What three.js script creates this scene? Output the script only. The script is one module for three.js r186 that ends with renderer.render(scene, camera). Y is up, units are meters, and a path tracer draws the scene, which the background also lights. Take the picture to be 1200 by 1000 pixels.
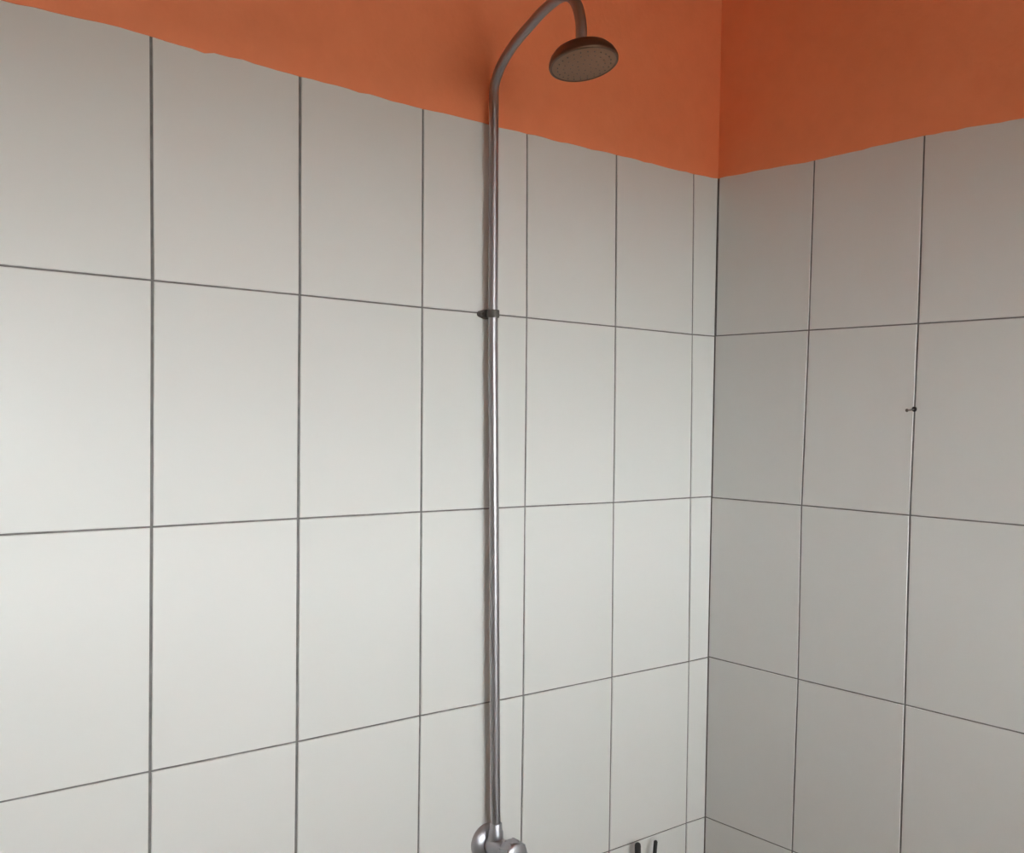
import * as THREE from 'three';
import { mergeGeometries } from 'three/addons/utils/BufferGeometryUtils.js';
import { RoundedBoxGeometry } from 'three/addons/geometries/RoundedBoxGeometry.js';
import { RectAreaLightUniformsLib } from 'three/addons/lights/RectAreaLightUniformsLib.js';

// ---------------------------------------------------------------- camera, sky, exposure
const scene = new THREE.Scene();
const renderer = new THREE.WebGLRenderer({ antialias: true });
renderer.toneMapping = THREE.LinearToneMapping;
renderer.shadowMap.enabled = true;

const camera = new THREE.PerspectiveCamera(44.611, 1.2, 0.05, 200);
camera.position.set(-1.5276, 1.6419, 1.2533);
camera.rotation.set(-0.00893, -0.69278, 0.0189, 'YXZ');

// bright overcast daylight, enters only through the window behind the camera
scene.background = new THREE.Color().setRGB(0.94, 1.0, 1.0);
scene.backgroundIntensity = 30.5;
renderer.toneMappingExposure = 1.0;

// ---------------------------------------------------------------- room size (metres)
// corner of the two visible walls at x = 0, z = 0; wall_left is the plane z = 0, wall_right the plane x = 0
const RX = -2.6, RZ = 2.4, RH = 2.75, TH = 0.18;
const WIN = { x0: -1.46, x1: -0.43, y0: 1.24, y1: 1.95 };

// daylight filling the window opening, same size as the opening, facing into the room
RectAreaLightUniformsLib.init();
const daylight = new THREE.RectAreaLight(new THREE.Color().setRGB(0.94, 1.0, 1.0), 1.5, WIN.x1 - WIN.x0, WIN.y1 - WIN.y0);
daylight.name = 'window_daylight';
daylight.position.set((WIN.x0 + WIN.x1) / 2, (WIN.y0 + WIN.y1) / 2, RZ + 0.06);
daylight.lookAt((WIN.x0 + WIN.x1) / 2, (WIN.y0 + WIN.y1) / 2, 0);
scene.add(daylight);

// ---------------------------------------------------------------- helpers
let seed = 20240611;
function rnd() { seed = (seed * 1664525 + 1013904223) >>> 0; return seed / 4294967296; }
const spread = (a) => (rnd() * 2 - 1) * a;
const taken = {};
function numbered(name) {
  const n = (taken[name] ?? -1) + 1; taken[name] = n;
  return n ? `${name}_${String(n).padStart(3, '0')}` : name;
}
function part(name, geometry, material, parent) {
  const m = new THREE.Mesh(geometry, material);
  m.name = name; m.castShadow = m.receiveShadow = true; parent.add(m);
  return m;
}
function root(name, label, category, kind) {
  const g = new THREE.Group(); g.name = name; g.userData = { label, category };
  if (kind) g.userData.kind = kind;
  scene.add(g); return g;
}
function box(x0, y0, z0, x1, y1, z1) {
  const g = new THREE.BoxGeometry(x1 - x0, y1 - y0, z1 - z0);
  g.translate((x0 + x1) / 2, (y0 + y1) / 2, (z0 + z1) / 2);
  return g;
}
function boxUV(g, scale = 1) {   // uv in metres
  const p = g.attributes.position, n = g.attributes.normal, uv = new Float32Array(p.count * 2);
  for (let i = 0; i < p.count; i++) {
    const ax = Math.abs(n.getX(i)), ay = Math.abs(n.getY(i)), az = Math.abs(n.getZ(i));
    const [u, v] = az >= ax && az >= ay ? [p.getX(i), p.getY(i)] : ax >= ay ? [p.getZ(i), p.getY(i)] : [p.getX(i), p.getZ(i)];
    uv[2 * i] = u * scale; uv[2 * i + 1] = v * scale;
  }
  g.setAttribute('uv', new THREE.BufferAttribute(uv, 2));
  return g;
}
// tiling value noise, several octaves
function noiseField(size, cells, octaves, s0, gain = 0.5) {
  const out = new Float32Array(size * size); let amp = 1, total = 0;
  for (let o = 0; o < octaves; o++) {
    const c = cells << o, lat = new Float32Array(c * c); let s = (s0 + o * 7919) >>> 0;
    for (let i = 0; i < c * c; i++) { s = (s * 1664525 + 1013904223) >>> 0; lat[i] = s / 4294967296; }
    for (let y = 0; y < size; y++) for (let x = 0; x < size; x++) {
      const fx = x / size * c, fy = y / size * c, ix = fx | 0, iy = fy | 0;
      let tx = fx - ix, ty = fy - iy; tx = tx * tx * (3 - 2 * tx); ty = ty * ty * (3 - 2 * ty);
      const a = lat[iy * c + ix], b = lat[iy * c + (ix + 1) % c], d = lat[((iy + 1) % c) * c + ix], e = lat[((iy + 1) % c) * c + (ix + 1) % c];
      out[y * size + x] += amp * (a + (b - a) * tx + (d - a) * ty + (a - b - d + e) * tx * ty);
    }
    total += amp; amp *= gain;
  }
  for (let i = 0; i < out.length; i++) out[i] /= total;
  return out;
}
function texture(size, fill, srgb, repeat) {
  const d = new Uint8Array(size * size * 4);
  for (let i = 0; i < size * size; i++) { const c = fill(i); d[4 * i] = c[0]; d[4 * i + 1] = c[1]; d[4 * i + 2] = c[2]; d[4 * i + 3] = 255; }
  const t = new THREE.DataTexture(d, size, size);
  t.wrapS = t.wrapT = THREE.RepeatWrapping; t.magFilter = THREE.LinearFilter; t.minFilter = THREE.LinearFilter;
  if (srgb) t.colorSpace = THREE.SRGBColorSpace;
  t.repeat.set(repeat, repeat); t.needsUpdate = true;
  return t;
}
const grey = (f, k = 255) => (i) => { const v = Math.max(0, Math.min(255, f[i] * k)); return [v, v, v]; };

// ---------------------------------------------------------------- materials
const nCoarse = noiseField(256, 4, 5, 11), nFine = noiseField(256, 32, 3, 77), nWave = noiseField(256, 5, 2, 301);
const tileBump = texture(256, grey(nWave), false, 2.2);
const glazes = [[0.735, 0.735, 0.715], [0.725, 0.725, 0.705], [0.745, 0.742, 0.722]].map(([r, g, b]) => new THREE.MeshPhysicalMaterial({
  color: new THREE.Color().setRGB(r, g, b), roughness: 0.36, specularIntensity: 0.5, bumpMap: tileBump, bumpScale: 0.0012, clearcoat: 0,
}));
const groutMaterial = new THREE.MeshStandardMaterial({
  color: 0xffffff, roughness: 0.95,
  map: texture(256, (i) => { const v = 104 + 34 * nFine[i]; return [v + 2, v, v - 2]; }, true, 3),
});
const orange = new THREE.MeshStandardMaterial({
  color: 0xffffff, roughness: 0.62,
  map: texture(256, (i) => { const v = (nCoarse[i] - 0.5) * 9 + (nFine[i] - 0.5) * 5; return [248 + v, 149 + v, 102 + v]; }, true, 1.4),
  bumpMap: texture(256, grey(nFine), false, 5), bumpScale: 0.0003,
});
const masonry = new THREE.MeshStandardMaterial({ color: 0x8d857b, roughness: 0.95 });
const ceilingPaint = new THREE.MeshStandardMaterial({ color: 0xc09270, roughness: 0.9 });
const floorMaterial = new THREE.MeshStandardMaterial({
  color: 0xffffff, roughness: 0.55, map: texture(256, (i) => { const v = 150 + 40 * nCoarse[i] + 14 * nFine[i]; return [v, v - 1, v - 4]; }, true, 1.5),
});
const earth = new THREE.MeshStandardMaterial({
  color: 0xffffff, roughness: 1, map: texture(256, (i) => { const v = 84 + 50 * nCoarse[i]; return [v + 5, v, v - 8]; }, true, 0.5),
});
const whiteMetal = new THREE.MeshStandardMaterial({ color: 0xd9d7d0, roughness: 0.4 });
const chrome = new THREE.MeshStandardMaterial({
  color: 0xa09c9e, metalness: 1, roughness: 0.75,
  roughnessMap: texture(256, (i) => { const v = 90 + 120 * nCoarse[i]; return [v, v, v]; }, false, 6),
});
const valveChrome = new THREE.MeshStandardMaterial({ color: 0xbebec4, metalness: 1, roughness: 0.45 });
const dullMetal = new THREE.MeshStandardMaterial({ color: 0x5e5853, metalness: 0.7, roughness: 0.5 });
const headMetal = new THREE.MeshStandardMaterial({ color: 0x6e5546, metalness: 0.8, roughness: 0.42 });
const spray = new THREE.MeshStandardMaterial({ color: 0x8c644a, metalness: 0.1, roughness: 0.6 });
const rubber = new THREE.MeshStandardMaterial({ color: 0x191817, roughness: 0.55 });
const clipPlastic = new THREE.MeshStandardMaterial({ color: 0x5a5450, roughness: 0.6 });
const brass = new THREE.MeshStandardMaterial({ color: 0x5f5a54, metalness: 0.7, roughness: 0.5 });

// ---------------------------------------------------------------- tiles
// one tile from its four corners (a, b: horizontal metres along the wall, y) in the wall's own plane: front face at 0, rounded arris, back at -depth
function tileGeometry(c, depth, lift, place) {
  // c = [bottom-left, bottom-right, top-right, top-left] as [h, y]
  const e = 0.0009, rings = [[0, -depth], [0, -e], [e * 0.3, -e * 0.3], [e, 0]];
  const ox = (c[0][0] + c[1][0] + c[2][0] + c[3][0]) / 4, oy = (c[0][1] + c[1][1] + c[2][1] + c[3][1]) / 4;
  const P = rings.map(([inset, z]) => c.map(([h, y], k) => [h + (h < ox ? inset : -inset), y + (y < oy ? inset : -inset), z + lift[k]]));
  const pos = [], nor = [], uv = [], idx = [];
  const quad = (a, b, d, f) => {
    const A = new THREE.Vector3(...a), B = new THREE.Vector3(...b), D = new THREE.Vector3(...d);
    const n = B.clone().sub(A).cross(D.clone().sub(A)).normalize(), s = pos.length / 3;
    for (const q of [a, b, d, f]) { pos.push(...q); nor.push(n.x, n.y, n.z); uv.push(q[0], q[1]); }
    idx.push(s, s + 1, s + 2, s, s + 2, s + 3);
  };
  for (let r = 0; r < 3; r++) for (let k = 0; k < 4; k++) quad(P[r][k], P[r][(k + 1) % 4], P[r + 1][(k + 1) % 4], P[r + 1][k]);
  quad(P[3][0], P[3][1], P[3][2], P[3][3]);
  const g = new THREE.BufferGeometry();
  g.setAttribute('position', new THREE.Float32BufferAttribute(pos, 3));
  g.setAttribute('normal', new THREE.Float32BufferAttribute(nor, 3));
  g.setAttribute('uv', new THREE.Float32BufferAttribute(uv, 2));
  g.setIndex(idx);
  return place(g);
}
const TW = 0.1992, ROW = 0.3, ROWTOP = 2.1, DEPTH = 0.008;
// h: list of nominal column lines; lean(row) and jitter shift them; rows 0 (top) .. 7 (floor)
function layTiles(columns, lean, joints, place, emit) {
  const V = columns.map((h, c) => Array.from({ length: 8 }, (_, r) => [h + (c === 0 ? 0 : lean(r, c)), ROWTOP - r * ROW + (r === 0 || r === 7 ? 0 : spread(0.0009))]));
  for (let r = 0; r < 7; r++) for (let c = 0; c + 1 < columns.length; c++) {
    const gl = joints(c, r), gr = joints(c + 1, r), gy = 0.0011;
    const q = [[V[c][r + 1][0] + gl, V[c][r + 1][1] + gy], [V[c + 1][r + 1][0] - gr, V[c + 1][r + 1][1] + gy], [V[c + 1][r][0] - gr, V[c + 1][r][1] - gy], [V[c][r][0] + gl, V[c][r][1] - gy]];
    const lift = [0, 1, 2].map(() => spread(0.00022)); lift.push(lift[0] + lift[2] - lift[1]);
    emit(tileGeometry(q, DEPTH, lift, place), c, r);
  }
}

// ---------------------------------------------------------------- wall_left: plane z = 0, columns counted from the corner (h = -x)
const LEAN_L = [0.0095, 0.004, 0, -0.004, -0.006, -0.007, -0.008, -0.008];
const LEAN_R = [0.0098, 0.0053, -0.0012, -0.002, -0.0055, -0.006, -0.007, -0.007];
// h runs towards the corner's left: put it at x = -h, mirrored so that faces keep looking into the room
const onLeft = (g) => g;                                              // h is used as x directly
const wallLeft = root('wall_left', 'white tiled wall with orange paint above that carries the shower pipe', 'wall', 'structure');
part('masonry', box(RX - TH, 0, -TH, 0, RH, -DEPTH), masonry, wallLeft);
part('grout', boxUV(box(RX, 0, -DEPTH, 0, 2.098, -0.0015)), groutMaterial, wallLeft);
{
  const cols = [RX]; for (let k = 12; k >= 0; k--) { const x = -(0.059 + k * TW); if (x > RX + 0.02) cols.push(x); } cols.push(-0.0006);
  const last = cols.length - 1;
  layTiles(cols, (r, c) => c === last ? 0 : -LEAN_L[r] + spread(0.0008),
    (c, r) => c === last ? 0.0004 : c === 0 ? 0 : c <= last - 5 ? 0.0019 : 0.0016, onLeft,
    (g) => part(numbered('tile'), g, glazes[(rnd() * 3) | 0], wallLeft));
}
// ---------------------------------------------------------------- wall_right: plane x = 0, h = z
const wallRight = root('wall_right', 'shaded white tiled wall with orange paint above, no fittings but a nail', 'wall', 'structure');
const onRight = (g) => g.rotateY(-Math.PI / 2);                       // (h, y, d) -> x = -d, z = h
part('masonry', box(DEPTH, 0, -TH, TH, RH, RZ + TH), masonry, wallRight);
part('grout', boxUV(box(0.0015, 0, -0.0015, DEPTH, 2.098, RZ)), groutMaterial, wallRight);
{
  const cols = [0.0005]; for (let k = 0; k < 12; k++) { const z = 0.1981 + k * TW; if (z < RZ - 0.02) cols.push(z); } cols.push(RZ);
  const last = cols.length - 1;
  layTiles(cols, (r, c) => c === last ? 0 : LEAN_R[r] + spread(0.0008),
    (c, r) => c === 0 ? ([0.0026, 0.0014, 0.0002, 0.0011, 0.0013][r] ?? 0.0012) : c === last ? 0 : 0.0017, onRight,
    (g) => part(numbered('tile'), g, glazes[(rnd() * 3) | 0], wallRight));
}
// ---------------------------------------------------------------- painted plaster above the tiles: a skim coat whose lower edge wanders over the tile tops
function plaster(edge, h1, depth, place, parent) {
  const s = new THREE.Shape(); s.moveTo(edge[0][0], edge[0][1]);
  for (let i = 1; i < edge.length; i++) {
    const [ax, ay] = edge[i - 1], [bx, by] = edge[i], n = Math.max(1, Math.round((bx - ax) / 0.018));
    for (let k = 1; k <= n; k++) s.lineTo(ax + (bx - ax) * k / n, ay + (by - ay) * k / n + (k < n ? spread(0.0011) : 0));
  }
  s.lineTo(edge[edge.length - 1][0], RH); s.lineTo(h1, RH); s.closePath();
  const g = new THREE.ExtrudeGeometry(s, { depth: depth + 0.0012, bevelEnabled: false });
  g.translate(0, 0, -depth);
  return part('painted_plaster', place(g), orange, parent);
}
plaster([[RX, 2.091], [-1.2333, 2.0919], [-1.18, 2.0929], [-1.1227, 2.0949], [-1.0641, 2.0935], [-0.9973, 2.0892], [-0.985, 2.0925], [-0.946, 2.0933], [-0.8646, 2.0896], [-0.6661, 2.087], [-0.4689, 2.0882], [-0.2733, 2.0904], [-0.0713, 2.0903], [0, 2.0935]], RX, 0.0079, (g) => g, wallLeft);
plaster([[0.0, 2.0935], [0.06, 2.0925], [0.2089, 2.0902], [0.4065, 2.0936], [0.5598, 2.0886], [0.9, 2.091], [1.5, 2.09], [RZ, 2.092]], 0.0, 0.0079, onRight, wallRight);

// ---------------------------------------------------------------- the rest of the room, behind the camera
const joined = (list) => mergeGeometries(list);
{
  const w = root('wall_side', 'white tiled wall with orange paint facing the shaded wall', 'wall', 'structure');
  part('masonry', box(RX - TH, 0, 0, RX - DEPTH, RH, RZ + TH), masonry, w);
  part('grout', box(RX - DEPTH, 0, 0, RX - 0.0015, 2.098, RZ), groutMaterial, w);
  const cols = []; for (let k = 0; k * TW < RZ - 0.02; k++) cols.push(-RZ + k * TW); cols.push(0);
  const list = [];
  layTiles(cols, () => 0, () => 0.0016, (g) => g.rotateY(Math.PI / 2).translate(RX, 0, 0), (g) => list.push(g));
  part('tiling', joined(list), glazes[0], w).userData.kind = 'stuff';
  part('painted_plaster', boxUV(box(RX - 0.0079, 2.091, 0, RX + 0.0012, RH, RZ)), orange, w);
}
{
  const w = root('wall_back', 'tiled wall with the daylight window', 'wall', 'structure');
  const { x0, x1, y0, y1 } = WIN, holes = [[RX, 0, x0, RH], [x1, 0, 0, RH], [x0, 0, x1, y0], [x0, y1, x1, RH]];
  part('masonry', joined(holes.map(([a, b, c, d]) => box(a, b, RZ + DEPTH, c, d, RZ + TH))), masonry, w);
  part('glazed_tiling', joined(holes.flatMap(([a, b, c, d]) => b < 2.09 ? [box(a, b, RZ, c, Math.min(d, 2.091), RZ + DEPTH)] : [])), glazes[0], w);
  part('painted_plaster', joined(holes.flatMap(([a, b, c, d]) => d > 2.1 ? [boxUV(box(a, Math.max(b, 2.091), RZ, c, d, RZ + DEPTH))] : [])), orange, w);
  const f = root('window_1', 'white metal window frame with one mullion set in the tiled wall', 'window', 'structure');
  const t = 0.035, zf0 = RZ + 0.07, zf1 = RZ + 0.11;
  part('frame', joined([box(x0, y0, zf0, x0 + t, y1, zf1), box(x1 - t, y0, zf0, x1, y1, zf1), box(x0 + t, y0, zf0, x1 - t, y0 + t, zf1), box(x0 + t, y1 - t, zf0, x1 - t, y1, zf1)]), whiteMetal, f);
  part('mullion', box((x0 + x1) / 2 - 0.015, y0 + t, zf0, (x0 + x1) / 2 + 0.015, y1 - t, zf1), whiteMetal, f);
}
{
  const f = part('floor', boxUV(box(RX - TH, -0.12, -TH, TH, 0, RZ + TH)), floorMaterial, scene);
  f.userData = { label: 'grey cement floor of the shower room', category: 'floor', kind: 'structure' };
  const c = part('ceiling', box(RX - TH, RH, -TH, TH, RH + 0.12, RZ + TH), ceilingPaint, scene);
  c.userData = { label: 'flat ceiling board above the orange walls', category: 'ceiling', kind: 'structure' };
  const e = part('eave', box(RX - 2, 2.14, RZ + TH, 2, 2.24, RZ + TH + 1.6), ceilingPaint, scene);
  e.userData = { label: 'roof eave outside above the window', category: 'eave', kind: 'structure' };
  const g = part('ground', boxUV(box(-14, -0.3, RZ + TH, 12, -0.12, 26)), earth, scene);
  g.userData = { label: 'bare earth yard outside the window', category: 'ground', kind: 'structure' };
}

// ---------------------------------------------------------------- the shower: riser pipe and gooseneck, clip, head, valve
const shower = root('wall_shower', 'chrome shower pipe with gooseneck arm and round head', 'shower');
const PR = 0.0073;                                                    // pipe radius
const P0 = new THREE.Vector3(-0.5255, 1.0, 0.0255), P1 = new THREE.Vector3(-0.5452, 1.798, 0.0195), P2 = new THREE.Vector3(-0.5522, 2.10, 0.0215);
const AZ = -0.2, armDir = new THREE.Vector3(Math.sin(AZ), 0, Math.cos(AZ));
const armPoint = (reach, y) => new THREE.Vector3(P2.x, y, P2.z).addScaledVector(armDir, reach);
const ARM = [[0.0006, 2.1405], [0.0118, 2.157], [0.0335, 2.1725], [0.0648, 2.1855], [0.105, 2.196], [0.1434, 2.2045], [0.1713, 2.2075], [0.196, 2.2068], [0.216, 2.1995], [0.2315, 2.1855], [0.2406, 2.169], [0.2455, 2.151], [0.2466, 2.126]];
{
  const pts = [P0, P0.clone().lerp(P1, 0.33), P0.clone().lerp(P1, 0.66), P1, P1.clone().lerp(P2, 0.5), P2, ...ARM.map(([r, y]) => armPoint(r, y))];
  const curve = new THREE.CatmullRomCurve3(pts, false, 'centripetal');
  part('riser_pipe', new THREE.TubeGeometry(curve, 260, PR, 20, false), chrome, shower);
}
const lathe = (profile, n = 48) => new THREE.LatheGeometry(profile.map(([r, y]) => new THREE.Vector2(r, y)), n);
{ // shower head: dome, rim, spray plate, nut; the axis follows the end of the arm
  const head = new THREE.Group(); head.name = 'shower_head'; shower.add(head);
  head.position.copy(armPoint(0.2462, 2.1243));
  const axis = new THREE.Vector3(0, 1, 0).addScaledVector(armDir, -0.19).add(new THREE.Vector3(-0.054, 0, -0.045)).normalize();   // points back up along the neck
  head.quaternion.setFromUnitVectors(new THREE.Vector3(0, 1, 0), axis);
  part('dome', lathe([[0.0076, 0.004], [0.0105, 0.003], [0.013, 0.0008], [0.021, -0.0004], [0.03, -0.003], [0.0372, -0.0072], [0.042, -0.0128], [0.0446, -0.0185], [0.0455, -0.0222], [0.045, -0.025], [0.043, -0.0262], [0.0416, -0.0248]], 64), headMetal, head);
  part('spray_plate', lathe([[0.0418, -0.025], [0.03, -0.0273], [0.015, -0.0283], [0.0001, -0.0286]], 64), spray, head);
  const holes = [];
  for (const [r, n] of [[0.009, 6], [0.018, 12], [0.027, 18], [0.035, 24]]) for (let k = 0; k < n; k++) {
    const a = k / n * Math.PI * 2 + r * 40, h = new THREE.CylinderGeometry(0.0009, 0.0007, 0.0016, 6);
    h.translate(Math.cos(a) * r, -0.0283 + 0.0018 * (r / 0.035) ** 2, Math.sin(a) * r); holes.push(h);
  }
  const nz = part('nozzles', joined(holes), dullMetal, head); nz.userData.kind = 'stuff';
  part('nut', new THREE.CylinderGeometry(0.0092, 0.0098, 0.007, 6).translate(0, 0.0025, 0), headMetal, head);
}
{ // pipe clip on the joint line: saddle round the pipe, two lugs against the wall
  const clip = new THREE.Group(); clip.name = 'pipe_clip'; shower.add(clip);
  clip.position.set(P1.x, P1.y, 0);
  const s = new THREE.Shape();                                         // lug plate in elevation, pointed round ends
  s.moveTo(-0.0155, 0); s.quadraticCurveTo(-0.0155, 0.0032, -0.011, 0.0042); s.lineTo(-0.004, 0.0062); s.lineTo(0.004, 0.0062); s.lineTo(0.011, 0.0042); s.quadraticCurveTo(0.0155, 0.0032, 0.0155, 0);
  s.quadraticCurveTo(0.0155, -0.0032, 0.011, -0.0042); s.lineTo(0.004, -0.0062); s.lineTo(-0.004, -0.0062); s.lineTo(-0.011, -0.0042); s.quadraticCurveTo(-0.0155, -0.0032, -0.0155, 0);
  part('lug_plate', new THREE.ExtrudeGeometry(s, { depth: 0.008, bevelEnabled: true, bevelSize: 0.0007, bevelThickness: 0.0007, bevelSegments: 2, curveSegments: 8 }).translate(0, 0, 0.0008), clipPlastic, clip);
  part('saddle', lathe([[PR, -0.0058], [0.0092, -0.0058], [0.0097, -0.0045], [0.0097, 0.0045], [0.0092, 0.0058], [PR, 0.0058]], 28).translate(0, 0, P1.z), clipPlastic, clip);
  for (const sx of [-1, 1]) part('screw', new THREE.SphereGeometry(0.0026, 12, 6, 0, Math.PI * 2, 0, Math.PI / 2).rotateX(Math.PI / 2).translate(sx * 0.0122, 0, 0.0092), brass, clip);
}
{ // stop valve at the foot of the pipe, standing out from the wall
  const valve = new THREE.Group(); valve.name = 'stop_valve'; shower.add(valve);
  valve.position.set(-0.5245, 0.984, 0);
  const out = (g) => g.rotateX(Math.PI / 2);                           // lathe axis y -> z
  part('wall_flange', out(lathe([[0.0285, 0], [0.0285, 0.002], [0.0265, 0.006], [0.021, 0.0105], [0.0145, 0.013], [0.0135, 0.013]], 48)), valveChrome, valve);
  part('valve_body', out(lathe([[0.0001, 0.004], [0.0125, 0.004], [0.0125, 0.012], [0.0155, 0.018], [0.016, 0.03], [0.014, 0.036], [0.0125, 0.043], [0.0125, 0.05], [0.0001, 0.05]], 40)), valveChrome, valve);
  const knob = part('handle', out(lathe([[0.0001, 0.049], [0.013, 0.049], [0.019, 0.052], [0.0225, 0.057], [0.0235, 0.064], [0.0225, 0.072], [0.019, 0.077], [0.01, 0.0795], [0.0001, 0.08]], 48)), valveChrome, valve);
  const ribs = [];
  for (let k = 0; k < 10; k++) { const a = k / 10 * Math.PI * 2; ribs.push(new THREE.CylinderGeometry(0.0024, 0.0024, 0.016, 8).rotateX(Math.PI / 2).translate(Math.cos(a) * 0.0217, Math.sin(a) * 0.0217, 0.0645)); }
  part('grip_ribs', joined(ribs), valveChrome, knob);
  part('pipe_socket', lathe([[0.0069, 0.0375], [0.0095, 0.0365], [0.0098, 0.026], [0.0112, 0.024], [0.0115, 0.012], [0.0105, 0.008]], 32).translate(-0.001, 0, 0.0255), valveChrome, valve);
}

// ---------------------------------------------------------------- small things on the walls
{ // nail in the joint of the shaded wall
  const nail = root('nail', 'small rusty nail sticking out of a joint in the shaded wall', 'nail');
  nail.position.set(0, 1.6665, 0.4005);
  part('shank', new THREE.CylinderGeometry(0.0014, 0.0012, 0.026, 10).rotateZ(Math.PI / 2).rotateZ(0.1).translate(-0.009, -0.0012, 0), dullMetal, nail);
  part('head', new THREE.CylinderGeometry(0.0026, 0.0026, 0.0012, 12).rotateZ(Math.PI / 2).rotateZ(0.1).translate(-0.0222, -0.0024, 0), brass, nail);
  part('plug', lathe([[0.0042, 0], [0.0042, 0.0012], [0.0028, 0.0026], [0.0001, 0.0028]], 16).rotateZ(Math.PI / 2), rubber, nail);
}
{ // black double hook low on the wall, only its two prong tips in view
  const hook = root('wall_hook', 'black double hook low on the tiled wall near the corner', 'hook');
  hook.position.set(-0.17, 0.835, 0);
  part('plate', new RoundedBoxGeometry(0.062, 0.028, 0.006, 3, 0.0025).translate(0, 0, 0.003), rubber, hook);
  const tips = [[-0.034, 0.0055, 0.069, 0.001], [0.0035, 0.0037, 0.0635, 0.009]];
  tips.forEach(([x, r, top, slant]) => {
    const c = new THREE.CatmullRomCurve3([[x * 0.8, 0, 0.004], [x * 0.9, -0.002, 0.014], [x, 0.012, 0.022], [x + slant, top, 0.02]].map((v) => new THREE.Vector3(...v)));
    part('prong', mergeGeometries([new THREE.TubeGeometry(c, 20, r, 10), new THREE.SphereGeometry(r, 12, 8).translate(x + slant, top, 0.02)]), rubber, hook);
  });
}
renderer.render(scene, camera);
